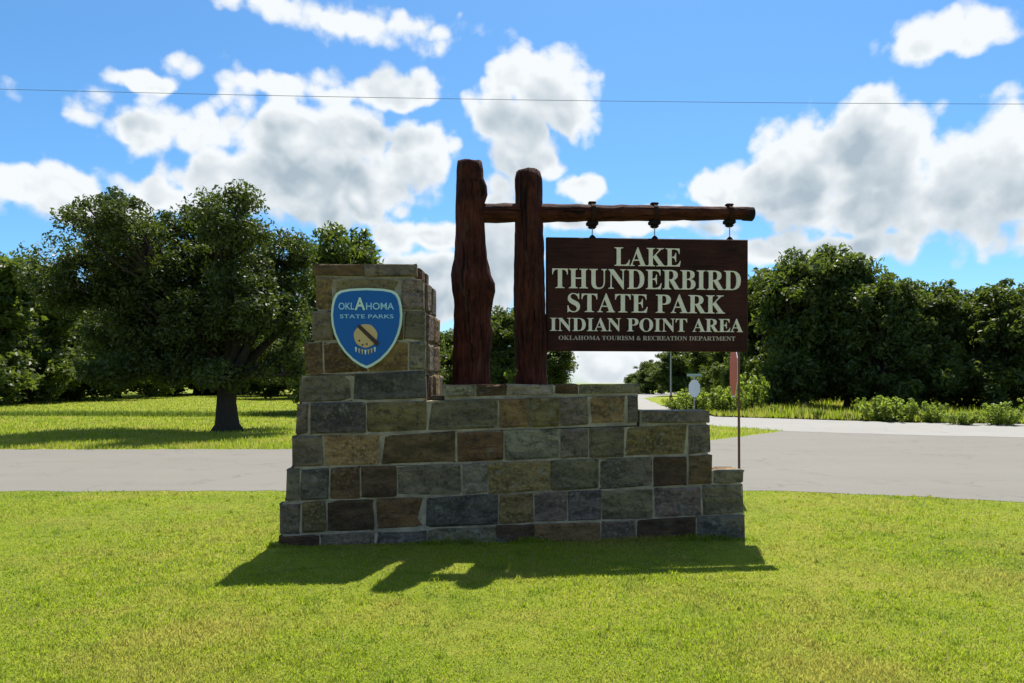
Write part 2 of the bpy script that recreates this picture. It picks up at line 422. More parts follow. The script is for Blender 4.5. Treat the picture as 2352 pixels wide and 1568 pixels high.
# courses of the long face: (set-back, top line (y at left, y at right), bottom line, [(x0, x1, colour)...]); lines run between xl and xr
COURSES = [
    ('pillar foot', .045, (686, 862), (978, 851), (686, 925), (978, 916), [(686, 811, 'grey'), (811, 980, 'blue')]),
    ('coping', .05, (1012, 882), (1474, 880), (1012, 912), (1474, 905), [(1014, 1093, 'lgrey'), (1093, 1164, 'dark'), (1164, 1274, 'lgrey'), (1274, 1329, 'dark'), (1329, 1472, 'green')]),
    ('one', .03, (676, 926), (1474, 906), (676, 1000), (1474, 972), [(677, 711, 'purple'), (711, 842, 'blue'), (842, 982, 'olive'), (982, 1144, 'green'), (1144, 1213, 'orange'), (1213, 1286, 'olive'), (1286, 1353, 'purple'), (1353, 1440, 'tan'), (1440, 1470, 'grey')]),
    ('step cap', .03, (1474, 940), (1632, 940), (1474, 972), (1632, 971), [(1474, 1630, 'purple')]),
    ('two', .02, (667, 1001), (1634, 972), (667, 1075), (1634, 1042), [(668, 744, 'grey'), (744, 872, 'tan'), (872, 1048, 'brown'), (1048, 1158, 'rust'), (1158, 1286, 'pale'), (1286, 1352, 'purple'), (1352, 1434, 'green'), (1434, 1580, 'olive'), (1580, 1633, 'grey')]),
    ('three', .01, (654, 1077), (1640, 1043), (654, 1152), (1640, 1113), [(655, 689, 'grey'), (689, 756, 'blue'), (756, 828, 'brown'), (828, 912, 'dark'), (912, 1060, 'grey'), (1060, 1121, 'lgrey'), (1121, 1264, 'olive'), (1264, 1376, 'green'), (1376, 1499, 'grey'), (1499, 1580, 'dark'), (1580, 1637, 'brown')]),
    ('end cap', .004, (1636, 1080), (1712, 1078), (1636, 1112), (1712, 1110), [(1637, 1710, 'green')]),
    ('four', .0, (640, 1154), (1712, 1111), (640, 1228), (1712, 1180), [(641, 690, 'grey'), (690, 750, 'olive'), (750, 861, 'dark'), (861, 978, 'rust'), (978, 1144, 'blue'), (1144, 1228, 'olive'), (1228, 1303, 'purple'), (1303, 1381, 'blue'), (1381, 1502, 'green'), (1502, 1612, 'purple'), (1612, 1711, 'green')]),
    ('five', -.012, (640, 1230), (1716, 1180), (640, 1274), (1716, 1264), [(639, 735, 'dark'), (735, 862, 'grey'), (862, 980, 'blue'), (980, 1140, 'green'), (1140, 1228, 'dark'), (1228, 1380, 'brown'), (1380, 1462, 'grey'), (1462, 1600, 'dark'), (1600, 1714, 'blue')]),
]
PILLAR = [
    (.10, (717, 604), (955, 604), (717, 636), (968, 637), [(717, 838, 'brown'), (838, 958, 'grey')]),
    (.08, (722, 638), (975, 640), (722, 712), (975, 712), [(722, 767, 'tan'), (767, 922, 'olive'), (922, 975, 'purple')]),
    (.07, (714, 713), (978, 712), (712, 783), (978, 782), [(714, 761, 'grey'), (761, 927, 'brown'), (927, 978, 'grey')]),
    (.06, (699, 784), (978, 783), (699, 860), (978, 850), [(699, 742, 'brown'), (742, 845, 'rust'), (845, 938, 'orange'), (938, 979, 'lgrey')]),
]
TWALL, TPIL = .34, 1.06
PIL_R = 980
cores = []
def line_y(a, b, x): return a[1] + (b[1] - a[1]) * (x - a[0]) / (b[0] - a[0])
def course(b, tl, tr, bl, br, stones, thick_of, front_depth=.17):
    for x0, x1, k in stones:
        ys = [line_y(bl, br, x0), line_y(bl, br, x1), line_y(tl, tr, x1), line_y(tl, tr, x0)]
        x0j, x1j = x0 + J * sr.uniform(.7, 1.2), x1 - J * sr.uniform(.7, 1.2)
        q = [(x0j, ys[0] - J + sr.uniform(-2, 2)), (x1j, ys[1] - J + sr.uniform(-2, 2)), (x1j + sr.uniform(-2, 2), ys[2] + J + sr.uniform(-2, 2)), (x0j + sr.uniform(-2, 2), ys[3] + J + sr.uniform(-2, 2))]
        pts = [wl(*p, b) for p in q]
        if ys[0] > 1255: pts = [(pts[0][0], -.06), (pts[1][0], -.06), pts[2], pts[3]]
        stone([(u, b, z) for u, z in pts], (0, -1, 0), front_depth, SC[k], bulge=.026)
def ends(b, T, u0, u1, z0, z1, sides=('l', 'r'), back=True, fd=.17, sk=0.0):
    """return faces and the rear face of one course"""
    g = .012
    for s in sides:
        u, n = (u0, -1) if s == 'l' else (u1, 1)
        y = b + fd + .012
        while y < b + T - .1:
            w_ = min(sr.uniform(.28, .5), b + T - y)
            if b + T - (y + w_) < .14: w_ = b + T - y
            ya, yb = (y, y + w_ - .024) if n > 0 else (y + w_ - .024, y)
            ka, kb = (sk * (ya - b), sk * (yb - b)) if n > 0 else (0, 0)
            stone([(u + ka, ya, z0 + g), (u + kb, yb, z0 + g), (u + kb, yb, z1 - g), (u + ka, ya, z1 - g)], (n, -sk if n > 0 else 0, 0), .2, SC[sr.choice(('tan', 'brown', 'orange', 'grey', 'lgrey', 'purple'))], bulge=.018)
            y += w_
    if back:
        x = u0 + (.22 if 'l' in sides and T > .5 else .01); x_end = u1 - (.22 if 'r' in sides and T > .5 else .01)
        while x < x_end - .08:
            w_ = min(sr.uniform(.3, .62), x_end - x)
            if x_end - (x + w_) < .16: w_ = x_end - x
            stone([(x + w_ - .012, b + T, z0 + g), (x + .012, b + T, z0 + g), (x + .012, b + T, z1 - g), (x + w_ - .012, b + T, z1 - g)], (0, 1, 0), .13, SC[sr.choice(KEYS)])
            x += w_
def core(b, T, u0, u1, z0, z1, sk=0.0):
    v_, f_ = box_vf(u0 + .02, u1 - .02, b + .008, b + T - .013, z0, z1)
    cores.append(([(p[0] + (sk * (T - .03) if i in (2, 6) else 0), p[1], p[2]) for i, p in enumerate(v_)], f_))

U_PR = wl(PIL_R, 900, .05)[0]
for name, b, tl, tr, bl, br, st in COURSES:
    course(b, tl, tr, bl, br, st, None)
    ul, ur = wl(st[0][0], 900, b)[0] + .01, wl(st[-1][1], 900, b)[0] - .01
    zl1, zl0 = wl(*tl, b)[1], wl(*bl, b)[1]; zr1, zr0 = wl(*tr, b)[1], wl(*br, b)[1]
    if name == 'five': zl0 = zr0 = -.06
    if name == 'pillar foot':
        ends(b, TPIL - .05, ul, ur, (zl0 + zr0) / 2, (zl1 + zr1) / 2, sk=.13); core(b, TPIL - .08, ul, ur, min(zl0, zr0) - .03, min(zl1, zr1) - .002, .13)
    elif name in ('coping', 'step cap', 'end cap'):
        ends(b, TWALL, ul, ur, zr0, zr1, ('r',)); core(b, TWALL, ul - (.05 if name != 'coping' else 0), ur, min(zr0, zl0) - .03, min(zr1, zl1) - .012)
    else:
        f = lambda u: (zl0 + (zr0 - zl0) * (u - ul) / (ur - ul), zl1 + (zr1 - zl1) * (u - ul) / (ur - ul))
        pz0, pz1 = f((ul + U_PR) / 2); ends(b, TPIL, ul, U_PR, pz0, pz1, ('l', 'r'))
        wz0, wz1 = f((ur + U_PR) / 2); ends(b, TWALL, U_PR + .03, ur, *f(ur), ('r',), back=True)
        # mortar bed follows the rise of the course
        def sl(ua, ub, T):
            (a0, a1), (b0, b1) = f(ua), f(ub); y0, y1 = b + .008, b + T - .013
            v = [(ua, y0, a0 - .02), (ub, y0, b0 - .02), (ub, y1, b0 - .02), (ua, y1, a0 - .02), (ua, y0, a1 - .012), (ub, y0, b1 - .012), (ub, y1, b1 - .012), (ua, y1, a1 - .012)]
            cores.append((v, box_vf(0, 1, 0, 1, 0, 1)[1]))
        sl(ul + .02, U_PR - .02, TPIL); sl(U_PR - .019, ur - .02, TWALL)
for i, (b, tl, tr, bl, br, st) in enumerate(PILLAR):
    course(b, tl, tr, bl, br, st, None)
    ul, ur = wl(st[0][0], 900, b)[0] + .01, wl(st[-1][1], 900, b)[0] - .01
    z1, z0 = (wl(*tl, b)[1] + wl(*tr, b)[1]) / 2, (wl(*bl, b)[1] + wl(*br, b)[1]) / 2
    T = (.72, .86, .92, .94)[i]
    ends(b, T, ul, ur, z0, z1, sk=.13); core(b, T, ul, ur, z0 - .02, z1 - .012, .13)
    if i == 0:      # rough cap slabs over the core
        for xa, xb in ((ul + .02, (ul + ur) / 2), ((ul + ur) / 2, ur - .02)):
            stone([(xa + .01, b + .15, z1 - .012), (xb - .01, b + .15, z1 - .012), (xb - .01, b + T - .1, z1 - .012), (xa + .01, b + T - .1, z1 - .012)], (0, 0, 1), .06, SC['grey'])
        # slumped corner stone: rounds the shoulder of the pillar
        stone([(ur - .01, b + .12, z0 - .22), (ur + .085, b + .45, z0 - .24), (ur + .045, b + .45, z0 + .03), (ur - .01, b + .1, z1 - .03)], (.9, -.4, .15), .16, SC['brown'], bulge=.04)
V, F = join(cores); mesh_obj('mortar', V, F, M_MORTAR, mon)

# ------------------------------------------------------------------ timber frame behind the wall
YP, FYAW = 7.66, R(7); TF = math.tan(FYAW)
fr = tag(empty('log_frame', (0, YP, 0), FYAW), 'reddish brown log frame of two rough posts and a long beam behind the stone wall', 'log frame')
def fl(x, y):
    k = (x - 1176) / 1620; Y = YP / (1 - TF * k); X = k * Y
    return (X * math.cos(FYAW) + (Y - YP) * math.sin(FYAW), EYE + (880 - y) / 1620 * Y)
def log_post(profile, seed, depth_scale=1.0):
    """rough trunk: profile rows (y, x left, x right) from the top down"""
    rr = random.Random(seed); rows = []
    prof = sorted(profile); ys = [p[0] for p in prof]
    n = 46; SEG = 22; V, F = [], []
    lob = [(rr.uniform(0, 6.28), rr.randint(2, 5), rr.uniform(.03, .07), rr.uniform(-3.5, 3.5)) for _ in range(5)]
    y_end = 1222
    for i in range(n + 1):
        y = ys[0] + (y_end - ys[0]) * i / n; yc = min(y, ys[-1])
        xl = np.interp(yc, ys, [p[1] for p in prof]); xr = np.interp(yc, ys, [p[2] for p in prof])
        ul, z = fl(xl, y); ur, _ = fl(xr, y); c = (ul + ur) / 2; rad = (ur - ul) / 2
        for k in range(SEG):
            a = 2 * math.pi * k / SEG
            f = 1 + sum(A * math.sin(m_ * a + ph + w_ * z) for ph, m_, A, w_ in lob) * abs(math.sin(a)) + rr.uniform(-.018, .018)
            rq = rad * (1 + rr.uniform(-.03, .03)); V.append((c + rq * math.cos(a), rad * .95 * math.sin(a) * f + .0, max(z, -.1) + (rr.uniform(-.008, .008) if i == 0 else 0)))
    for i in range(n):
        for k in range(SEG): F.append((i * SEG + k, (i + 1) * SEG + k, (i + 1) * SEG + (k + 1) % SEG, i * SEG + (k + 1) % SEG))
    top = len(V); cx = sum(v[0] for v in V[:SEG]) / SEG; V.append((cx, 0, V[0][2] + .012))
    for k in range(SEG): F.append((k, (k + 1) % SEG, top))
    return V, F
P1 = [(372, 1051, 1107), (385, 1048, 1110), (415, 1048, 1111), (424, 1047, 1119), (455, 1047, 1120), (466, 1046, 1112), (520, 1046, 1113), (560, 1045, 1115), (600, 1041, 1121), (625, 1036, 1127), (650, 1036, 1136), (670, 1040, 1137), (700, 1043, 1130), (730, 1042, 1127), (760, 1041, 1132), (800, 1040, 1128), (840, 1040, 1124), (880, 1038, 1127)]
P2 = [(393, 1186, 1240), (402, 1183, 1245), (480, 1183, 1246), (560, 1182, 1249), (640, 1180, 1251), (720, 1181, 1253), (800, 1183, 1257), (840, 1184, 1255), (880, 1182, 1258)]
v, f = log_post(P1, 3); mesh_obj('post', v, f, M_LOG, fr, True)
v, f = log_post(P2, 5); mesh_obj('post', v, f, M_LOG, fr, True)
rr = random.Random(4); pts, rad = [], []
for i in range(31):
    x = 1098 + (1716 - 1098) * i / 30; t = i / 30
    u, zt = fl(x, 466 + 9 * t); _, zb = fl(x, 512 - 7 * t)
    pts.append((u, -.0 + .006 * math.sin(i), (zt + zb) / 2 + .004 * rr.uniform(-1, 1))); rad.append((zt - zb) / 2 * (1 + .05 * rr.uniform(-1, 1)))
v, f = tube_vf(pts, rad, 16); beam = mesh_obj('beam', v, f, M_BEAM, fr, True)
u, z = fl(1721, 491); v, f = tube_vf([(u - .075, 0, z), (u - .07, 0, z), (u + .035, 0, z - .002), (u + .042, 0, z - .002)], [.06, .078, .080, .070], 16)
mesh_obj('end_cap', v, f, M_IRON, fr)
# the three hangers
HANG = (1360, 1503, 1675)
def ring_vf(u, zc, r, w_, th, seg=20):
    V, F = [], []
    for k in range(seg):
        a = 2 * math.pi * k / seg
        for du, rr_ in ((-w_, r), (w_, r), (w_, r + th), (-w_, r + th)): V.append((u + du, rr_ * math.cos(a), zc + rr_ * math.sin(a)))
    for k in range(seg):
        for j in range(4):
            F.append((k * 4 + j, k * 4 + (j + 1) % 4, ((k + 1) % seg) * 4 + (j + 1) % 4, ((k + 1) % seg) * 4 + j))
    return V, F
for x in HANG:
    t = (x - 1098) / 618; u, zt = fl(x, 466 + 9 * t); _, zb = fl(x, 512 - 7 * t); zc, r = (zt + zb) / 2, (zt - zb) / 2
    h = mesh_obj('hanger_strap', *ring_vf(u, zc, r * 1.04, .022, .006), M_STRAP, fr)
    mesh_obj('clamp_bolt', *bevel_box(u - .042, u + .042, -.03, .03, zc + r * 1.05 + .004, zc + r * 1.05 + .028), M_STRAP, h)
    mesh_obj('clamp_block', *bevel_box(u - .062, u + .062, -.05, .05, zc - r - .046, zc - r + .004, .012), M_IRON, h)
    mesh_obj('clamp_jaw', *bevel_box(u - .044, u + .044, -.036, .036, zc - r - .078, zc - r - .044, .014), M_IRON, h)

# ------------------------------------------------------------------ hanging board
sg = tag(empty('hanging_sign', (0, YP, 0), FYAW), 'dark brown wooden sign board with cream lettering hung from the log beam', 'sign')
u0, zt = fl(1254, 546); u1, zt2 = fl(1714, 552); _, zb = fl(1254, 806); _, zb2 = fl(1714, 808)
yb0, yb1 = -.05, .03
def slab(u0, u1, zbl, zbr, ztl, ztr, y0, y1, b=.01):
    V = []
    for y, i in ((y0, b), (y0 + b, 0), (y1 - b, 0), (y1, b)):
        V += [(u0 + i, y, zbl + i), (u1 - i, y, zbr + i), (u1 - i, y, ztr - i), (u0 + i, y, ztl - i)]
    F = [(0, 1, 2, 3), (15, 14, 13, 12)]
    for k in range(3):
        for i in range(4): F.append((k * 4 + i, k * 4 + 4 + i, k * 4 + 4 + (i + 1) % 4, k * 4 + (i + 1) % 4))
    return V, F
mesh_obj('board', *slab(u0, u1, zb, zb2, zt, zt2, yb0, yb1), M_BOARD, sg)
for x in HANG:
    u, z = fl(x, 546 + 6 * (x - 1254) / 460); t = (x - 1098) / 618; _, zb_ = fl(x, 512 - 7 * t)
    v, f = join([box_vf(u - .042, u + .042, -.022, .002, z - .004, z + .006)])
    V = [(u - .05, -.018, z - .005), (u + .05, -.018, z - .005), (u + .012, -.018, z + .036), (u - .012, -.018, z + .036)]
    V += [(a, .0, c) for a, _, c in V]
    e = mesh_obj('eye_plate', V, [(0, 1, 2, 3), (7, 6, 5, 4), (0, 4, 5, 1), (1, 5, 6, 2), (2, 6, 7, 3), (3, 7, 4, 0)], M_IRON, sg)
    mesh_obj('hanging_rod', *tube_vf([(u, -.009, z + .02), (u, -.009, zb_ - .06)], [.007, .007], 8), M_GALV, e)

def serif(s): return ''.join(chr(0x1D400 + ord(ch) - 65) if 'A' <= ch <= 'Z' else ch for ch in s)
def text_mesh(body, extrude, offset=0.0):
    cu = bpy.data.curves.new('lettering', 'FONT'); cu.body = body; cu.extrude = extrude; cu.offset = offset; cu.resolution_u = 4
    o = bpy.data.objects.new('lettering', cu); COL.objects.link(o); bpy.context.view_layer.update()
    dgp = bpy.context.evaluated_depsgraph_get(); me = bpy.data.meshes.new_from_object(o.evaluated_get(dgp))
    n = len(me.vertices); co = np.empty(n * 3, np.float32); me.vertices.foreach_get('co', co); co = co.reshape(-1, 3)
    faces = [tuple(p.vertices) for p in me.polygons]
    bpy.data.objects.remove(o); bpy.data.curves.remove(cu); bpy.data.meshes.remove(me)
    return co, faces
def islands(co, faces):
    # weld by position, then flood
    key = {}; rep = [key.setdefault((round(float(a), 5), round(float(b), 5), round(float(c), 5)), i) for i, (a, b, c) in enumerate(co)]
    par = list(range(len(co)))
    def find(a):
        while par[a] != a: par[a] = par[par[a]]; a = par[a]
        return a
    for i, r_ in enumerate(rep): par[find(i)] = find(r_)
    for f in faces:
        for a in f[1:]: par[find(a)] = find(f[0])
    groups = {}
    for f in faces: groups.setdefault(find(f[0]), []).append(f)
    return list(groups.values())
def letters(body, quad, y_face, m, parent, depth, name='letter', split=True, place=None, offset=0.0):
    """fit a line of lettering to quad = (u left, u right, z base left, z base right, z top left, z top right)"""
    co, faces = text_mesh(body, .01, offset)
    mn, mx = co.min(0), co.max(0); base = 0.0
    # caps sit on the base line; round letters overshoot a little
    fx = (co[:, 0] - mn[0]) / (mx[0] - mn[0]); fz = (co[:, 1] - mn[1]) / (mx[1] - mn[1]); fy = (co[:, 2] + .01) / .02
    ul, ur, bl, br, tl, tr = quad
    U = ul + (ur - ul) * fx; zb_ = bl + (br - bl) * fx; zt_ = tl + (tr - tl) * fx
    P = np.stack([U, y_face - depth * fy, zb_ + (zt_ - zb_) * fz], 1)
    grp = islands(co, faces) if split else [faces]
    for gfaces in grp:
        idx = sorted({i for f in gfaces for i in f}); mp = {j: k for k, j in enumerate(idx)}
        pts_ = P[idx]; c = pts_.mean(0)
        mesh_obj(name, [tuple(p - c) for p in pts_], [tuple(mp[i] for i in f) for f in gfaces], m, parent, loc=tuple(c))
def q(x0, x1, yb_l, yb_r, yt_l, yt_r):
    ul, z1 = fl(x0, yb_l); ur, z2 = fl(x1, yb_r); _, z3 = fl(x0, yt_l); _, z4 = fl(x1, yt_r); return (ul, ur, z1, z2, z3, z4)
letters(serif('LAKE'), q(1408, 1559, 612, 614, 569, 572), yb0 - .001, M_LETTER, sg, .012)
letters(serif('THUNDERBIRD'), q(1266, 1696, 664, 669, 618, 624), yb0 - .001, M_LETTER, sg, .012)
letters(serif('STATE PARK'), q(1301, 1660, 718, 722, 674, 679), yb0 - .001, M_LETTER, sg, .012)
letters(serif('INDIAN POINT AREA'), q(1261, 1701, 761, 764, 730, 733), yb0 - .001, M_LETTER, sg, .012)
letters(serif('OKLAHOMA TOURISM & RECREATION DEPARTMENT'), q(1281, 1684, 781, 783, 771, 773), yb0 - .001, M_SMALL, sg, .004, name='small_lettering', split=False)

# ------------------------------------------------------------------ blue shield on the pillar
sh = tag(empty('shield_sign', (0, Y0, 0), YAW), 'blue shield plaque with pale rim and round tan emblem on the stone pillar', 'shield')
YS = .005     # face of the plaque, just proud of the stones behind it
half = [(0, 661), (40, 663), (60, 667), (70, 673), (76, 684), (80, 700), (82, 722), (80, 745), (74, 768), (64, 790), (50, 810), (32, 828), (14, 840), (0, 846)]
CX = 842
def outline(scale_in):
    cy = 745; pts_ = []
    for dx, y in half: pts_.append((CX + dx * scale_in, cy + (y - cy) * scale_in))
    for dx, y in half[-2:0:-1]: pts_.append((CX - dx * scale_in, cy + (y - cy) * scale_in))
    return [wl(x, y, YS) for x, y in pts_]
def plate(pts_, y0, y1):
    n = len(pts_); V = [(u, y0, z) for u, z in pts_] + [(u, y1, z) for u, z in pts_]
    F = [tuple(range(n))[::-1], tuple(range(n, 2 * n))] + [(i, (i + 1) % n, n + (i + 1) % n, n + i) for i in range(n)]
    return V, F
mesh_obj('rim', *plate(outline(1.0), YS, YS + .06), M_RIM, sh)
mesh_obj('field', *plate(outline(.935), YS - .006, YS - .001), M_BLUE, sh)
def wq(x0, x1, yb_, yt_):
    ul, z1 = wl(x0, yb_, YS); ur, z2 = wl(x1, yb_, YS); z3 = wl(x0, yt_, YS)[1]; z4 = wl(x1, yt_, YS)[1]; return (ul, ur, z1, z2, z3, z4)
yf = YS - .007
letters('OKL', wq(778, 814, 711, 695), yf, M_CYAN, sh, .004, offset=.012)
letters('HOMA', wq(841, 905, 711, 695), yf, M_CYAN, sh, .004, offset=.012)
letters('A', wq(815, 839, 712, 683), yf, M_RIM, sh, .005, offset=.02)
letters('STATE PARKS', wq(781, 904, 731, 722), yf, M_CYAN, sh, .004, name='small_lettering', split=False, offset=.01)
def disc(cx_, cy_, r, y0, y1, n=26, wob=0.0):
    return plate([wl(cx_ + r * (1 + wob * math.sin(7 * 2 * math.pi * k / n)) * math.cos(2 * math.pi * k / n), cy_ - r * (1 + wob * math.sin(7 * 2 * math.pi * k / n)) * math.sin(2 * math.pi * k / n), YS) for k in range(n)][::-1], y0, y1)
em = mesh_obj('emblem_disc', *disc(840, 771, 27, YS - .011, YS - .0065, 28, .02), M_TAN, sh)
bar = [(820, 750), (827, 745), (872, 787), (866, 795)]
mesh_obj('emblem_bar', *plate([wl(x, y, YS) for x, y in bar][::-1], YS - .015, YS - .0112), M_DKBROWN, em)
for k in range(7):
    x, y = 818 + k * 7.2, 797 + 6 * math.sin(math.pi * k / 6)
    mesh_obj('feather', *plate([wl(x - 2.6, y, YS), wl(x + 2.2, y, YS), wl(x + 1.0, y + 11, YS), wl(x - .8, y + 11, YS)], YS - .011, YS - .0066), M_TAN if k % 3 else M_RIM, em)
for x, y in ((826, 782), (843, 790), (833, 792)):
    mesh_obj('emblem_cross', *disc(x, y, 2.2, YS - .014, YS - .0112, 8), M_DKBROWN, em)

# ------------------------------------------------------------------ foliage
def leaves(centres, radii, per, size, seed, flat=.8, up=.3):
    """kite-shaped leaves scattered through clumps"""
    r = np.random.default_rng(seed); C = np.repeat(np.asarray(centres, float), per, 0); Rr = np.repeat(np.asarray(radii, float), per)
    n = len(C); d = r.normal(size=(n, 3)); d /= np.linalg.norm(d, axis=1, keepdims=True)
    p = C + d * (Rr * r.random(n) ** .45)[:, None] * np.array([1, 1, flat])
    nr = r.normal(size=(n, 3)) + d * .5 + np.array([0, 0, up]); nr /= np.linalg.norm(nr, axis=1, keepdims=True)
    a = np.cross(nr, r.normal(size=(n, 3))); a /= np.linalg.norm(a, axis=1, keepdims=True); b = np.cross(nr, a)
    s = (size * r.uniform(.65, 1.35, n))[:, None]
    bend = nr * s * .18
    V = np.stack([p - a * s, p + b * s * .42 + bend, p + a * s, p - b * s * .42 + bend], 1).reshape(-1, 3)
    return V, np.arange(n * 4).reshape(-1, 4)

def limb(p0, p1, r0, r1, rr, n=5, sag=.12):
    p0, p1 = Vector(p0), Vector(p1); L = (p1 - p0).length; pts_, rad_ = [], []
    off = Vector((rr.uniform(-1, 1), rr.uniform(-1, 1), rr.uniform(-.2, 1))) * L * sag
    for i in range(n):
        t = i / (n - 1); pts_.append(p0.lerp(p1, t) + off * math.sin(math.pi * t)); rad_.append(r0 + (r1 - r0) * t)
    return pts_, rad_

def grow(seed, lobes, trunk_h, trunk_r, clumps, per, leaf, clump_r=(.45, .85), shell=.5, seg=8):
    """skeleton + leaf clumps; lobes = [(x, y, z, rx, ry, rz)] ; returns trunk mesh data, crown arrays"""
    rr = random.Random(seed); parts = []
    tp = [(0, 0, -.15), (0, 0, .25), (rr.uniform(-.05, .05), rr.uniform(-.05, .05), trunk_h * .5), (rr.uniform(-.1, .1), rr.uniform(-.1, .1), trunk_h)]
    parts.append(tube_vf(tp, [trunk_r * 1.9, trunk_r * 1.15, trunk_r * .92, trunk_r * .9], 12))
    top = Vector(tp[-1]); vol = [l[3] * l[4] * l[5] for l in lobes]; tot = sum(vol)
    cs, rs = [], []
    for l, v_ in zip(lobes, vol):
        c = Vector(l[:3]); pts_, rad_ = limb(top - Vector((0, 0, .2)), c - Vector((0, 0, l[5] * .3)), trunk_r * .55, trunk_r * .2, rr)
        parts.append(tube_vf(pts_, rad_, 7))
        n = max(5, int(clumps * v_ / tot))
        for k in range(n):
            while True:
                d = Vector((rr.uniform(-1, 1), rr.uniform(-1, 1), rr.uniform(-1, 1)))
                if d.length < 1 and d.length > shell * rr.random(): break
            p = c + Vector((d.x * l[3], d.y * l[4], d.z * l[5])); cs.append(p); rs.append(rr.uniform(*clump_r))
            if k % 2 == 0:
                q_, r_ = limb(pts_[rr.choice((2, 3, 4))], p, trunk_r * .17, trunk_r * .03, rr, 4, .15); parts.append(tube_vf(q_, r_, 5, False))
    return join(parts), leaves(cs, rs, per, leaf, seed)

def tree(name, data, m, loc, label, group=None, rz=0, sc=1.0, cat='tree', wood='trunk', crown='crown'):
    o = empty(name, loc, rz); o.scale = (sc, sc, sc) if isinstance(sc, float) else sc
    tag(o, label, cat, group)
    for nm, me in ((wood, data[0]), (crown, data[1])):
        link(bpy.data.objects.new(nm, me), o)
    return o
def bake(seed, m, *a, **k):
    (v, f), (lv, lf) = grow(seed, *a, **k)
    t_ = mesh_obj('trunk', v, f, M_BARK, None, True); c_ = fast_mesh('crown', lv, lf, m)
    d = (t_.data, c_.data); bpy.data.objects.remove(t_); bpy.data.objects.remove(c_); return d

# the oak by the road
k_ = 23.6 / 1620
OAK_D = [(480, 512, 80, 66), (400, 522, 85, 66), (320, 536, 85, 66), (570, 526, 75, 66), (250, 575, 85, 80), (632, 592, 65, 75), (678, 672, 48, 70), (180, 650, 70, 90),
         (540, 620, 90, 80), (430, 640, 100, 80), (310, 660, 100, 80), (600, 700, 80, 80), (680, 770, 46, 70), (480, 740, 90, 70), (360, 760, 100, 70), (230, 770, 90, 70),
         (600, 820, 80, 50), (440, 840, 90, 45), (310, 850, 90, 40), (668, 850, 46, 40), (560, 862, 60, 30)]
rr = random.Random(2)
lobes = [((x - 522) * k_, rr.uniform(-1.6, 1.6), (990 - y) * k_, rx * k_, rx * k_ * 1.2, ry * k_) for x, y, rx, ry in OAK_D]
oak = bake(21, M_OAK, lobes, 1.9, .34, 1050, 120, .075, (.26, .6), shell=.9)
tree('oak_tree', oak, M_OAK, (*px(522, 990), 0), 'broad spreading dark oak on the roadside grass left of the stone pillar', cat='tree')

def crown_lobes(seed, H, Rr, base, n):
    r_ = random.Random(seed); out = [(0, 0, base + (H - base) * .5, Rr * .62, Rr * .62, (H - base) * .46)]
    for i in range(n):
        a = 6.28 * i / n + r_.uniform(-.4, .4); t = r_.random(); z = base + (H - base) * (.05 + .75 * t)
        rad_ = Rr * (.72 - .30 * t) * r_.uniform(.75, 1.1); s_ = Rr * r_.uniform(.30, .46)
        out.append((rad_ * math.cos(a), rad_ * math.sin(a), z, s_, s_, s_ * r_.uniform(.7, .95)))
    for i in range(3):
        out.append((r_.uniform(-.35, .35) * Rr, r_.uniform(-.35, .35) * Rr, H * r_.uniform(.86, .93), Rr * .3, Rr * .3, H * .09))
    return out
VAR = [bake(31 + i, M_WOOD, crown_lobes(40 + i, 10, (4.2, 3.6, 4.8)[i], (.5, .3, .7)[i], (14, 13, 16)[i]), 1.2, .2, 420, 80, .19, (.5, .95)) for i in range(3)]

def wood_tree(x, top, Y, label, group, v_, rz, wide=1.0, name='wood_tree'):
    H = (880 - top) / 1620 * Y + EYE; s_ = H / 9.9
    return tree(name, VAR[v_], M_WOOD, ((x - 1176) / 1620 * Y, Y, 0), label, group, rz, (s_ * wide, s_ * wide, s_))
wood_tree(785, 535, 40, 'tall tree whose top shows above the stone pillar', None, 0, .4, .82, 'pillar_tree')
LB = 'dark tree in the dense wood at the back of the mown field'; GL = 'trees of the wood behind the field'
for i, (x, top, Y, wd) in enumerate([(-420, 640, 60, 1.3), (-290, 600, 56, 1.2), (-170, 590, 54, 1.2), (-60, 560, 52, 1.2), (60, 600, 58, 1.2), (170, 650, 66, 1.3), (270, 680, 76, 1.4), (360, 700, 86, 1.5), (450, 715, 96, 1.6), (545, 730, 100, 1.6), (625, 700, 88, 1.5),
                                 (690, 690, 74, 1.3), (870, 660, 66, 1.1), (960, 735, 74, 1.2), (500, 690, 108, 1.5), (210, 700, 104, 1.6), (720, 720, 98, 1.5)]):
    wood_tree(x, top, Y, LB, GL, i % 3, i * 1.7, wd)
wood_tree(1022, 762, 84, 'far tree showing between the stone pillar and the first log post', None, 1, .7, 1.3)
wood_tree(1100, 735, 78, 'far tree standing behind the thick first log post', None, 2, 1.9, 1.1)
wood_tree(1165, 706, 70, 'bushy green tree showing in the gap between the two log posts', None, 0, 2.4, 1.0)
wood_tree(1262, 775, 62, 'green tree reaching out under the left end of the hanging sign', None, 1, 3.1, 1.35)
LR = 'dark tree in the wood behind the street name sign'; GR = 'trees of the wood under the sign board'
for i, (x, top, Y, wd) in enumerate([(1455, 858, 130, 1.7), (1500, 826, 105, 1.5), (1560, 800, 88, 1.4), (1630, 770, 74, 1.25), (1690, 740, 62, 1.1)]):
    wood_tree(x, top, Y, LR, GR, (i + 1) % 3, i * 2.1, wd)
LT = 'big dark leafy tree at the wood edge across the junction'; GT = 'trees across the junction'
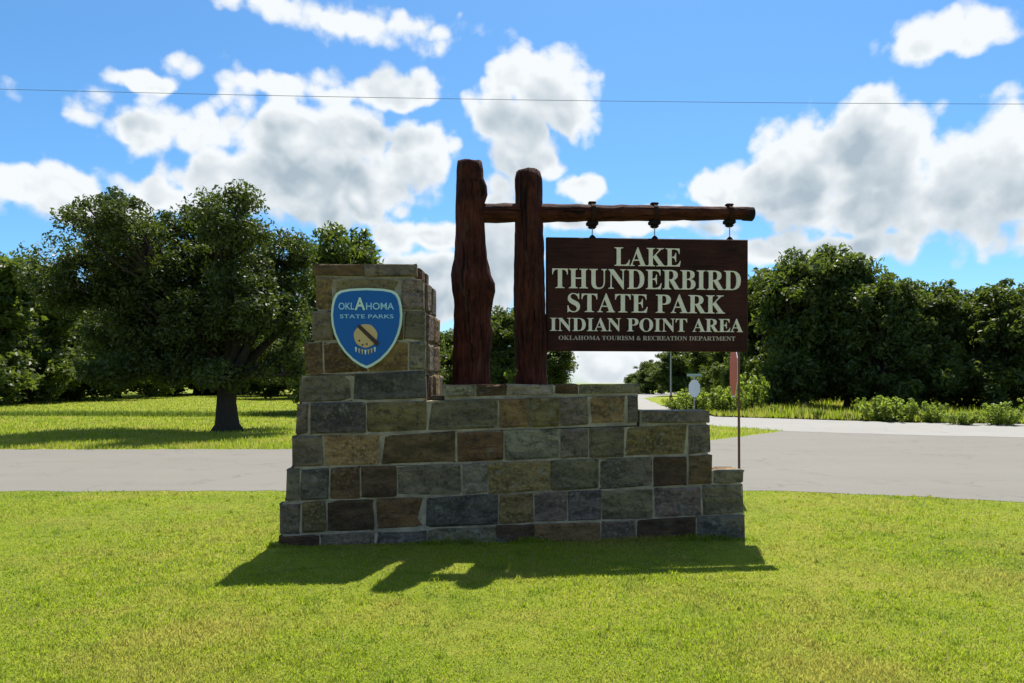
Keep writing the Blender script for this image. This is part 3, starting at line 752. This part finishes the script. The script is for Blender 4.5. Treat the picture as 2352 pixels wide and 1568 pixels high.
for i, (x, top, Y, wd) in enumerate([(1745, 618, 50, .75), (1850, 572, 44, .95), (1945, 592, 43, 1.0), (2035, 630, 41, .95), (2130, 655, 42, 1.0), (2225, 668, 44, 1.05), (2330, 640, 40, 1.0), (2440, 650, 40, 1.0),
                                 (1800, 640, 58, 1.1), (1900, 640, 56, 1.2), (2000, 668, 55, 1.2), (2110, 680, 55, 1.2)]):
    wood_tree(x, top, Y, {0: 'slim dark tree at the wood edge just past the hanging sign', 1: 'tallest dark tree of the wood edge across the junction'}.get(i, LT), GT, (i + 2) % 3, i * 1.3 + .5, wd)

# bright shrubs along the far verge
SHV = []
def weedy(seed):
    """loose upright roadside shrub: many thin stems with small leaves along them"""
    r_ = random.Random(seed); parts, cs, rs = [], [], []
    for i in range(34):
        a = r_.uniform(0, 6.28); d = r_.random() ** .6 * .55; h = r_.uniform(.45, 1.0) * (1 - .45 * d); b = Vector((d * .6 * math.cos(a), d * .6 * math.sin(a), 0))
        tip = Vector((d * 1.3 * math.cos(a) + r_.uniform(-.1, .1), d * 1.3 * math.sin(a) + r_.uniform(-.1, .1), h))
        parts.append(tube_vf([b - Vector((0, 0, .05)), b.lerp(tip, .5) + Vector((0, 0, .06)), tip], [.012, .008, .003], 4, False))
        for t_ in (.25, .45, .65, .82, 1.0): cs.append(b.lerp(tip, t_)); rs.append(.13 * (1.15 - .6 * t_))
    lv = leaves(cs, rs, 16, .05, seed, 1.2, .2)
    t_ = mesh_obj('stems', *join(parts), M_BARK, None, True); c_ = fast_mesh('leaves', *lv, M_SHRUB)
    d = (t_.data, c_.data); bpy.data.objects.remove(t_); bpy.data.objects.remove(c_); return d
SHV = [weedy(60), weedy(61), weedy(62)]
def shrub(x, yb_, h, wd, label, group, i):
    X, Y = px(x, yb_); s_ = h / 1620 * Y
    tree('shrub', SHV[i % 3], M_SHRUB, (X, Y, 0), label, group, i * 1.9, (s_ * wd, s_ * wd, s_), 'shrub', 'stems', 'leaves')
shrub(1592, 946, 62, 1.0, 'bright green shrub at the foot of the street name sign', None, 0)
shrub(1648, 947, 66, 1.1, 'bright green shrub behind the red stop sign', None, 1)
shrub(1730, 946, 100, .7, 'tall pale green shrub beside the red stop sign', None, 0)
LS = 'low yellow green shrub along the far road edge'; GS = 'low shrubs along the far verge'
for i, (x, yb_, h, wd) in enumerate([(1692, 949, 58, 1.0), (1775, 952, 40, 1.1), (1838, 956, 26, 1.5), (1880, 961, 42, .9), (1948, 962, 28, 1.6), (2140, 970, 52, 1.1), (2205, 976, 36, 1.5), (2300, 976, 58, 1.2), (1550, 941, 30, 1.2)]):
    shrub(x, yb_, h * (.62 if 1700 < x < 2060 else 1), wd, {0: 'green shrub between the red stop sign and the street name sign', 8: 'low shrub beside the slim grey pole'}.get(i, LS), GS, i)
shrub(2020, 966, 62, 1.3, 'wide bright green shrub mound in front of the big dark trees', None, 1)
shrub(2068, 969, 64, 1.2, 'rounded yellow green shrub at the end of the verge shrub row', None, 0)

# small weed on the wall top between the posts
wd = empty('weed', (*[c for c in (wl(1166, 880, .25)[0], Y0 + .25)], EYE - .02), 0); tag(wd, 'pale sprig of weed growing on the wall top between the posts', 'weed')
rr = random.Random(8); st_, lc, lr = [], [], []
for i in range(6):
    tip = Vector((rr.uniform(-.06, .07), rr.uniform(-.04, .04), rr.uniform(.10, .19)))
    st_.append(tube_vf([(0, 0, -.03), tip * .5 + Vector((0, 0, .02)), tip], [.004, .003, .002], 5)); lc += [tip, tip * .7]; lr += [.02, .02]
mesh_obj('stems', *join(st_), M_DARK_BLADE, wd); v, f = leaves(lc, lr, 9, .018, 3); fast_mesh('leaves', v, f, M_SHRUB, wd)

# ------------------------------------------------------------------ grass
def blades(x, y, h, wdt, seed, z=0.0, lean=.45):
    r = np.random.default_rng(seed); n = len(x); a = r.uniform(0, 2 * np.pi, n); le = r.uniform(.1, 1, n) * lean * h; d = r.uniform(0, 2 * np.pi, n)
    p = np.stack([x, y, np.full(n, z)], 1); s = np.stack([np.cos(a), np.sin(a), np.zeros(n)], 1) * (wdt / 2)[:, None]
    l = np.stack([np.cos(d), np.sin(d), np.zeros(n)], 1) * le[:, None]; up = np.array([0, 0, 1.0])
    mid = p + l * .35 + up * (h * .6)[:, None]; tip = p + l + up * h[:, None]
    V = np.stack([p - s, p + s, mid + s * .7, mid - s * .7, tip], 1).reshape(-1, 3)
    i = np.arange(n)[:, None] * 5
    Q = np.concatenate([i + np.array([[0, 1, 2]]), i + np.array([[0, 2, 3]]), i + np.array([[3, 2, 4]])], 0)
    return V, Q
NB = 370000
r = np.random.default_rng(5)
yy = 3.0 * (11.2 / 3.0) ** r.random(NB * 2); xx = r.uniform(-.92, .92, NB * 2) * yy
near_poly = [(-40, -5), (30, -5), (30, -3), *[(a, b) for a, b in NEAR[::-1]], (-40, 10.6)]
ok = inside(near_poly, xx, yy + r.normal(0, .03, NB * 2))
u_ = xx * math.cos(YAW) + (yy - Y0) * math.sin(YAW); v_ = -xx * math.sin(YAW) + (yy - Y0) * math.cos(YAW)
ok &= ~((u_ > -2.36) & (u_ < 2.42) & (v_ > -.01) & (v_ < np.where(u_ < -.85, 1.08, .35)))
xx, yy, v_, u_ = xx[ok][:NB], yy[ok][:NB], v_[ok][:NB], u_[ok][:NB]
cl_ = np.sin(xx * 9 + 3 * np.sin(yy * 5)) * np.sin(yy * 11 + 2 * np.sin(xx * 7)); hh = r.uniform(.009, .023, len(xx)) * (1 + .35 * cl_ + .5 * (r.random(len(xx)) > .985)) * (1 + .25 * np.sin(xx * 1.7 + 1.3 * np.sin(yy * 1.1)))
foot = np.exp(-np.abs(v_) / .05) * ((u_ > -2.45) & (u_ < 2.5)); hh = hh * (1 + 1.2 * foot)
nt, pb = 420, 22
ty = 3.3 * (10.2 / 3.3) ** r.random(nt); tx = r.uniform(-.78, .78, nt) * ty
tx = np.repeat(tx, pb) + r.normal(0, .018, nt * pb); ty = np.repeat(ty, pb) + r.normal(0, .018, nt * pb); th = r.uniform(.02, .055, nt * pb)
nf = 5200      # longer untrimmed grass against the foot of the wall
fu = r.uniform(-2.4, 2.46, nf); fv = -.015 - np.abs(r.normal(0, .022, nf))
tx = np.concatenate([tx, fu * math.cos(YAW) - fv * math.sin(YAW)]); ty = np.concatenate([ty, Y0 + fu * math.sin(YAW) + fv * math.cos(YAW)])
th = np.concatenate([th, r.uniform(.02, .085, nf) * (.6 + .5 * np.sin(fu * 5 + 2 * np.sin(fu * 2.3)))])
u2 = tx * math.cos(YAW) + (ty - Y0) * math.sin(YAW); v2 = -tx * math.sin(YAW) + (ty - Y0) * math.cos(YAW)
k2 = ~((u2 > -2.36) & (u2 < 2.42) & (v2 > -.005) & (v2 < np.where(u2 < -.85, 1.08, .35))) & inside(near_poly, tx, ty)
xx, yy, hh = np.concatenate([xx, tx[k2]]), np.concatenate([yy, ty[k2]]), np.concatenate([hh, np.maximum(th[k2], .015)])
V, Q = blades(xx, yy, hh, r.uniform(.004, .009, len(xx)) * (yy / 5.0) ** .6, 6, lean=.9)
tag(fast_mesh('grass', V, Q, M_GRASS), 'short sunlit yellow green lawn around the stone monument', 'grass', kind='stuff')
NF = 150000
yy = 17.0 * (95 / 17.0) ** (r.random(NF) ** 1.25); xx = r.uniform(-.80, .80, NF) * yy
field = [(-90, 17.1), *[(a, b) for a, b in FARL[1:]], *SIDE_L[1:6], (9, 100), (-90, 100)]
ok = inside(field, xx, yy); xx, yy = xx[ok], yy[ok]
V, Q = blades(xx, yy, r.uniform(.05, .11, len(xx)), .012 * (yy / 12), 9)
tag(fast_mesh('field_grass', V, Q, M_GRASS), 'mown bright grass of the field beyond the road', 'grass', kind='stuff')
NV = 90000
yy = r.uniform(24, 62, NV); xx = r.uniform(8, 48, NV)
verge = [(9.9, 34.0), (16.2, 29.1), (26.3, 26), (60, 15.5), (60, 62), (13, 62), (10.9, 50), (10.2, 41)]
ok = inside(verge, xx, yy); xx, yy = xx[ok], yy[ok]
hv = r.uniform(.10, .30, len(xx)) + r.random(len(xx)) ** 2 * .4 * np.clip(np.sin(xx * .9 + 2 * np.sin(yy * .4)) + .35, 0, 1)
V, Q = blades(xx, yy, hv, .022 * (yy / 20), 10)
tag(fast_mesh('verge_grass', V, Q, M_GRASS), 'longer grass on the verge across the junction', 'grass', kind='stuff')
NR = 9000  # dark blades added in place of a ditch or fence shadow line
xx = r.uniform(-32, -5.5, NR); yy = 34.3 + r.normal(0, .28, NR) + .3 * np.sin(xx * .5)
V, Q = blades(xx, yy, r.uniform(.12, .34, NR), np.full(NR, .03), 12)
tag(fast_mesh('shadow_line_grass', V, Q, M_DARK_BLADE), 'strip of dark grass standing in for a shadow line across the field', 'grass', kind='stuff')

# ------------------------------------------------------------------ signs and poles
def octagon(r_, y0, y1):
    p = [(r_ * math.cos(R(22.5 + 45 * k)) / math.cos(R(22.5)), r_ * math.sin(R(22.5 + 45 * k)) / math.cos(R(22.5))) for k in range(8)]
    return p
def plate_xz(p, y0, y1):
    n = len(p); V = [(a, y0, b) for a, b in p] + [(a, y1, b) for a, b in p]
    return V, [tuple(range(n))[::-1][::-1], tuple(range(2 * n - 1, n - 1, -1))] + [(i, n + i, n + (i + 1) % n, (i + 1) % n) for i in range(n)]
ZS = 1.78
st = empty('stop_sign', ((1686 - 1176) / 1620 * 9.9, 9.9, 0), R(-99.5)); tag(st, 'red octagonal road sign seen nearly edge on, beyond the right end of the wall', 'road sign')
mesh_obj('post', *bevel_box(-.022, .022, .055, .085, -.2, ZS + .3, .006), M_POST, st)
pl = mesh_obj('plate', *plate_xz([(a, b + ZS) for a, b in octagon(.372, 0, 0)], -.002, .003), M_WHITE, st)
mesh_obj('face', *plate_xz([(a, b + ZS) for a, b in octagon(.352, 0, 0)], -.005, -.0025), M_RED, pl)
mesh_obj('bracket', *bevel_box(-.03, .03, .004, .056, ZS - .2, ZS + .2, .004), M_GALV, pl)
st.rotation_euler = (0, R(-1.6), R(-99.5))

X, Y = px(1595, 950)
sn = empty('street_sign', (X, Y, 0), R(6)); tag(sn, 'small street name blade over the pale back of a sign, beside bright shrubs', 'street sign')
mesh_obj('post', *tube_vf([(0, .03, -.2), (0, .03, 2.05)], [.03, .03], 8), M_GALV, sn)
mesh_obj('name_blade', *bevel_box(-.40, .40, .02, .04, 1.96, 2.09, .006), M_GREEN, sn)
mesh_obj('sign_plate', *plate_xz([(a * .85, b * 1.25 + 1.33) for a, b in octagon(.36, 0, 0)], -.004, .004), M_WHITE, sn)
X, Y = px(1541, 931)
pp = empty('slim_pole', (X, Y, 0), 0); tag(pp, 'slim grey metal pole standing behind the sign board near the side road', 'pole')
mesh_obj('shaft', *tube_vf([(0, 0, -.3), (0, 0, 2), (0, 0, 5.2)], [.075, .07, .055], 10), M_GALV, pp)
mesh_obj('base_sleeve', *tube_vf([(0, 0, -.2), (0, 0, .7), (0, 0, .74)], [.12, .12, .09], 10), M_POST, pp)
mesh_obj('cap', *tube_vf([(0, 0, 5.19), (0, 0, 5.26)], [.075, .04], 10), M_GALV, pp)

# overhead cable carried by two poles that stand outside the picture
YC = 19.5
for s in (-1, 1):
    up_ = empty('utility_pole', (24 * s, YC, 0), 0)
    tag(up_, 'wooden utility pole carrying the overhead cable at its ' + ('field end' if s < 0 else 'junction end'), 'utility pole', 'poles of the overhead cable')
    ht = 9.98 if s < 0 else 9.28
    mesh_obj('pole', *tube_vf([(0, 0, -.5), (0, 0, 4), (0, 0, ht)], [.16, .14, .11], 12), M_POLE, up_)
    mesh_obj('insulator', *tube_vf([(0, 0, ht - .01), (0, 0, ht + .06), (0, 0, ht + .1)], [.05, .06, .03], 10), M_GALV, up_)
pts = []
for i in range(41):
    t = i / 40; x = -24 + 48 * t; z = 10.04 + (9.34 - 10.04) * t - .25 * 4 * t * (1 - t); pts.append((x, YC, z))
cb = mesh_obj('overhead_cable', *tube_vf(pts, [.0065] * 41, 6), M_CABLE, None)
tag(cb, 'thin dark overhead cable crossing the sky above the sign', 'cable')
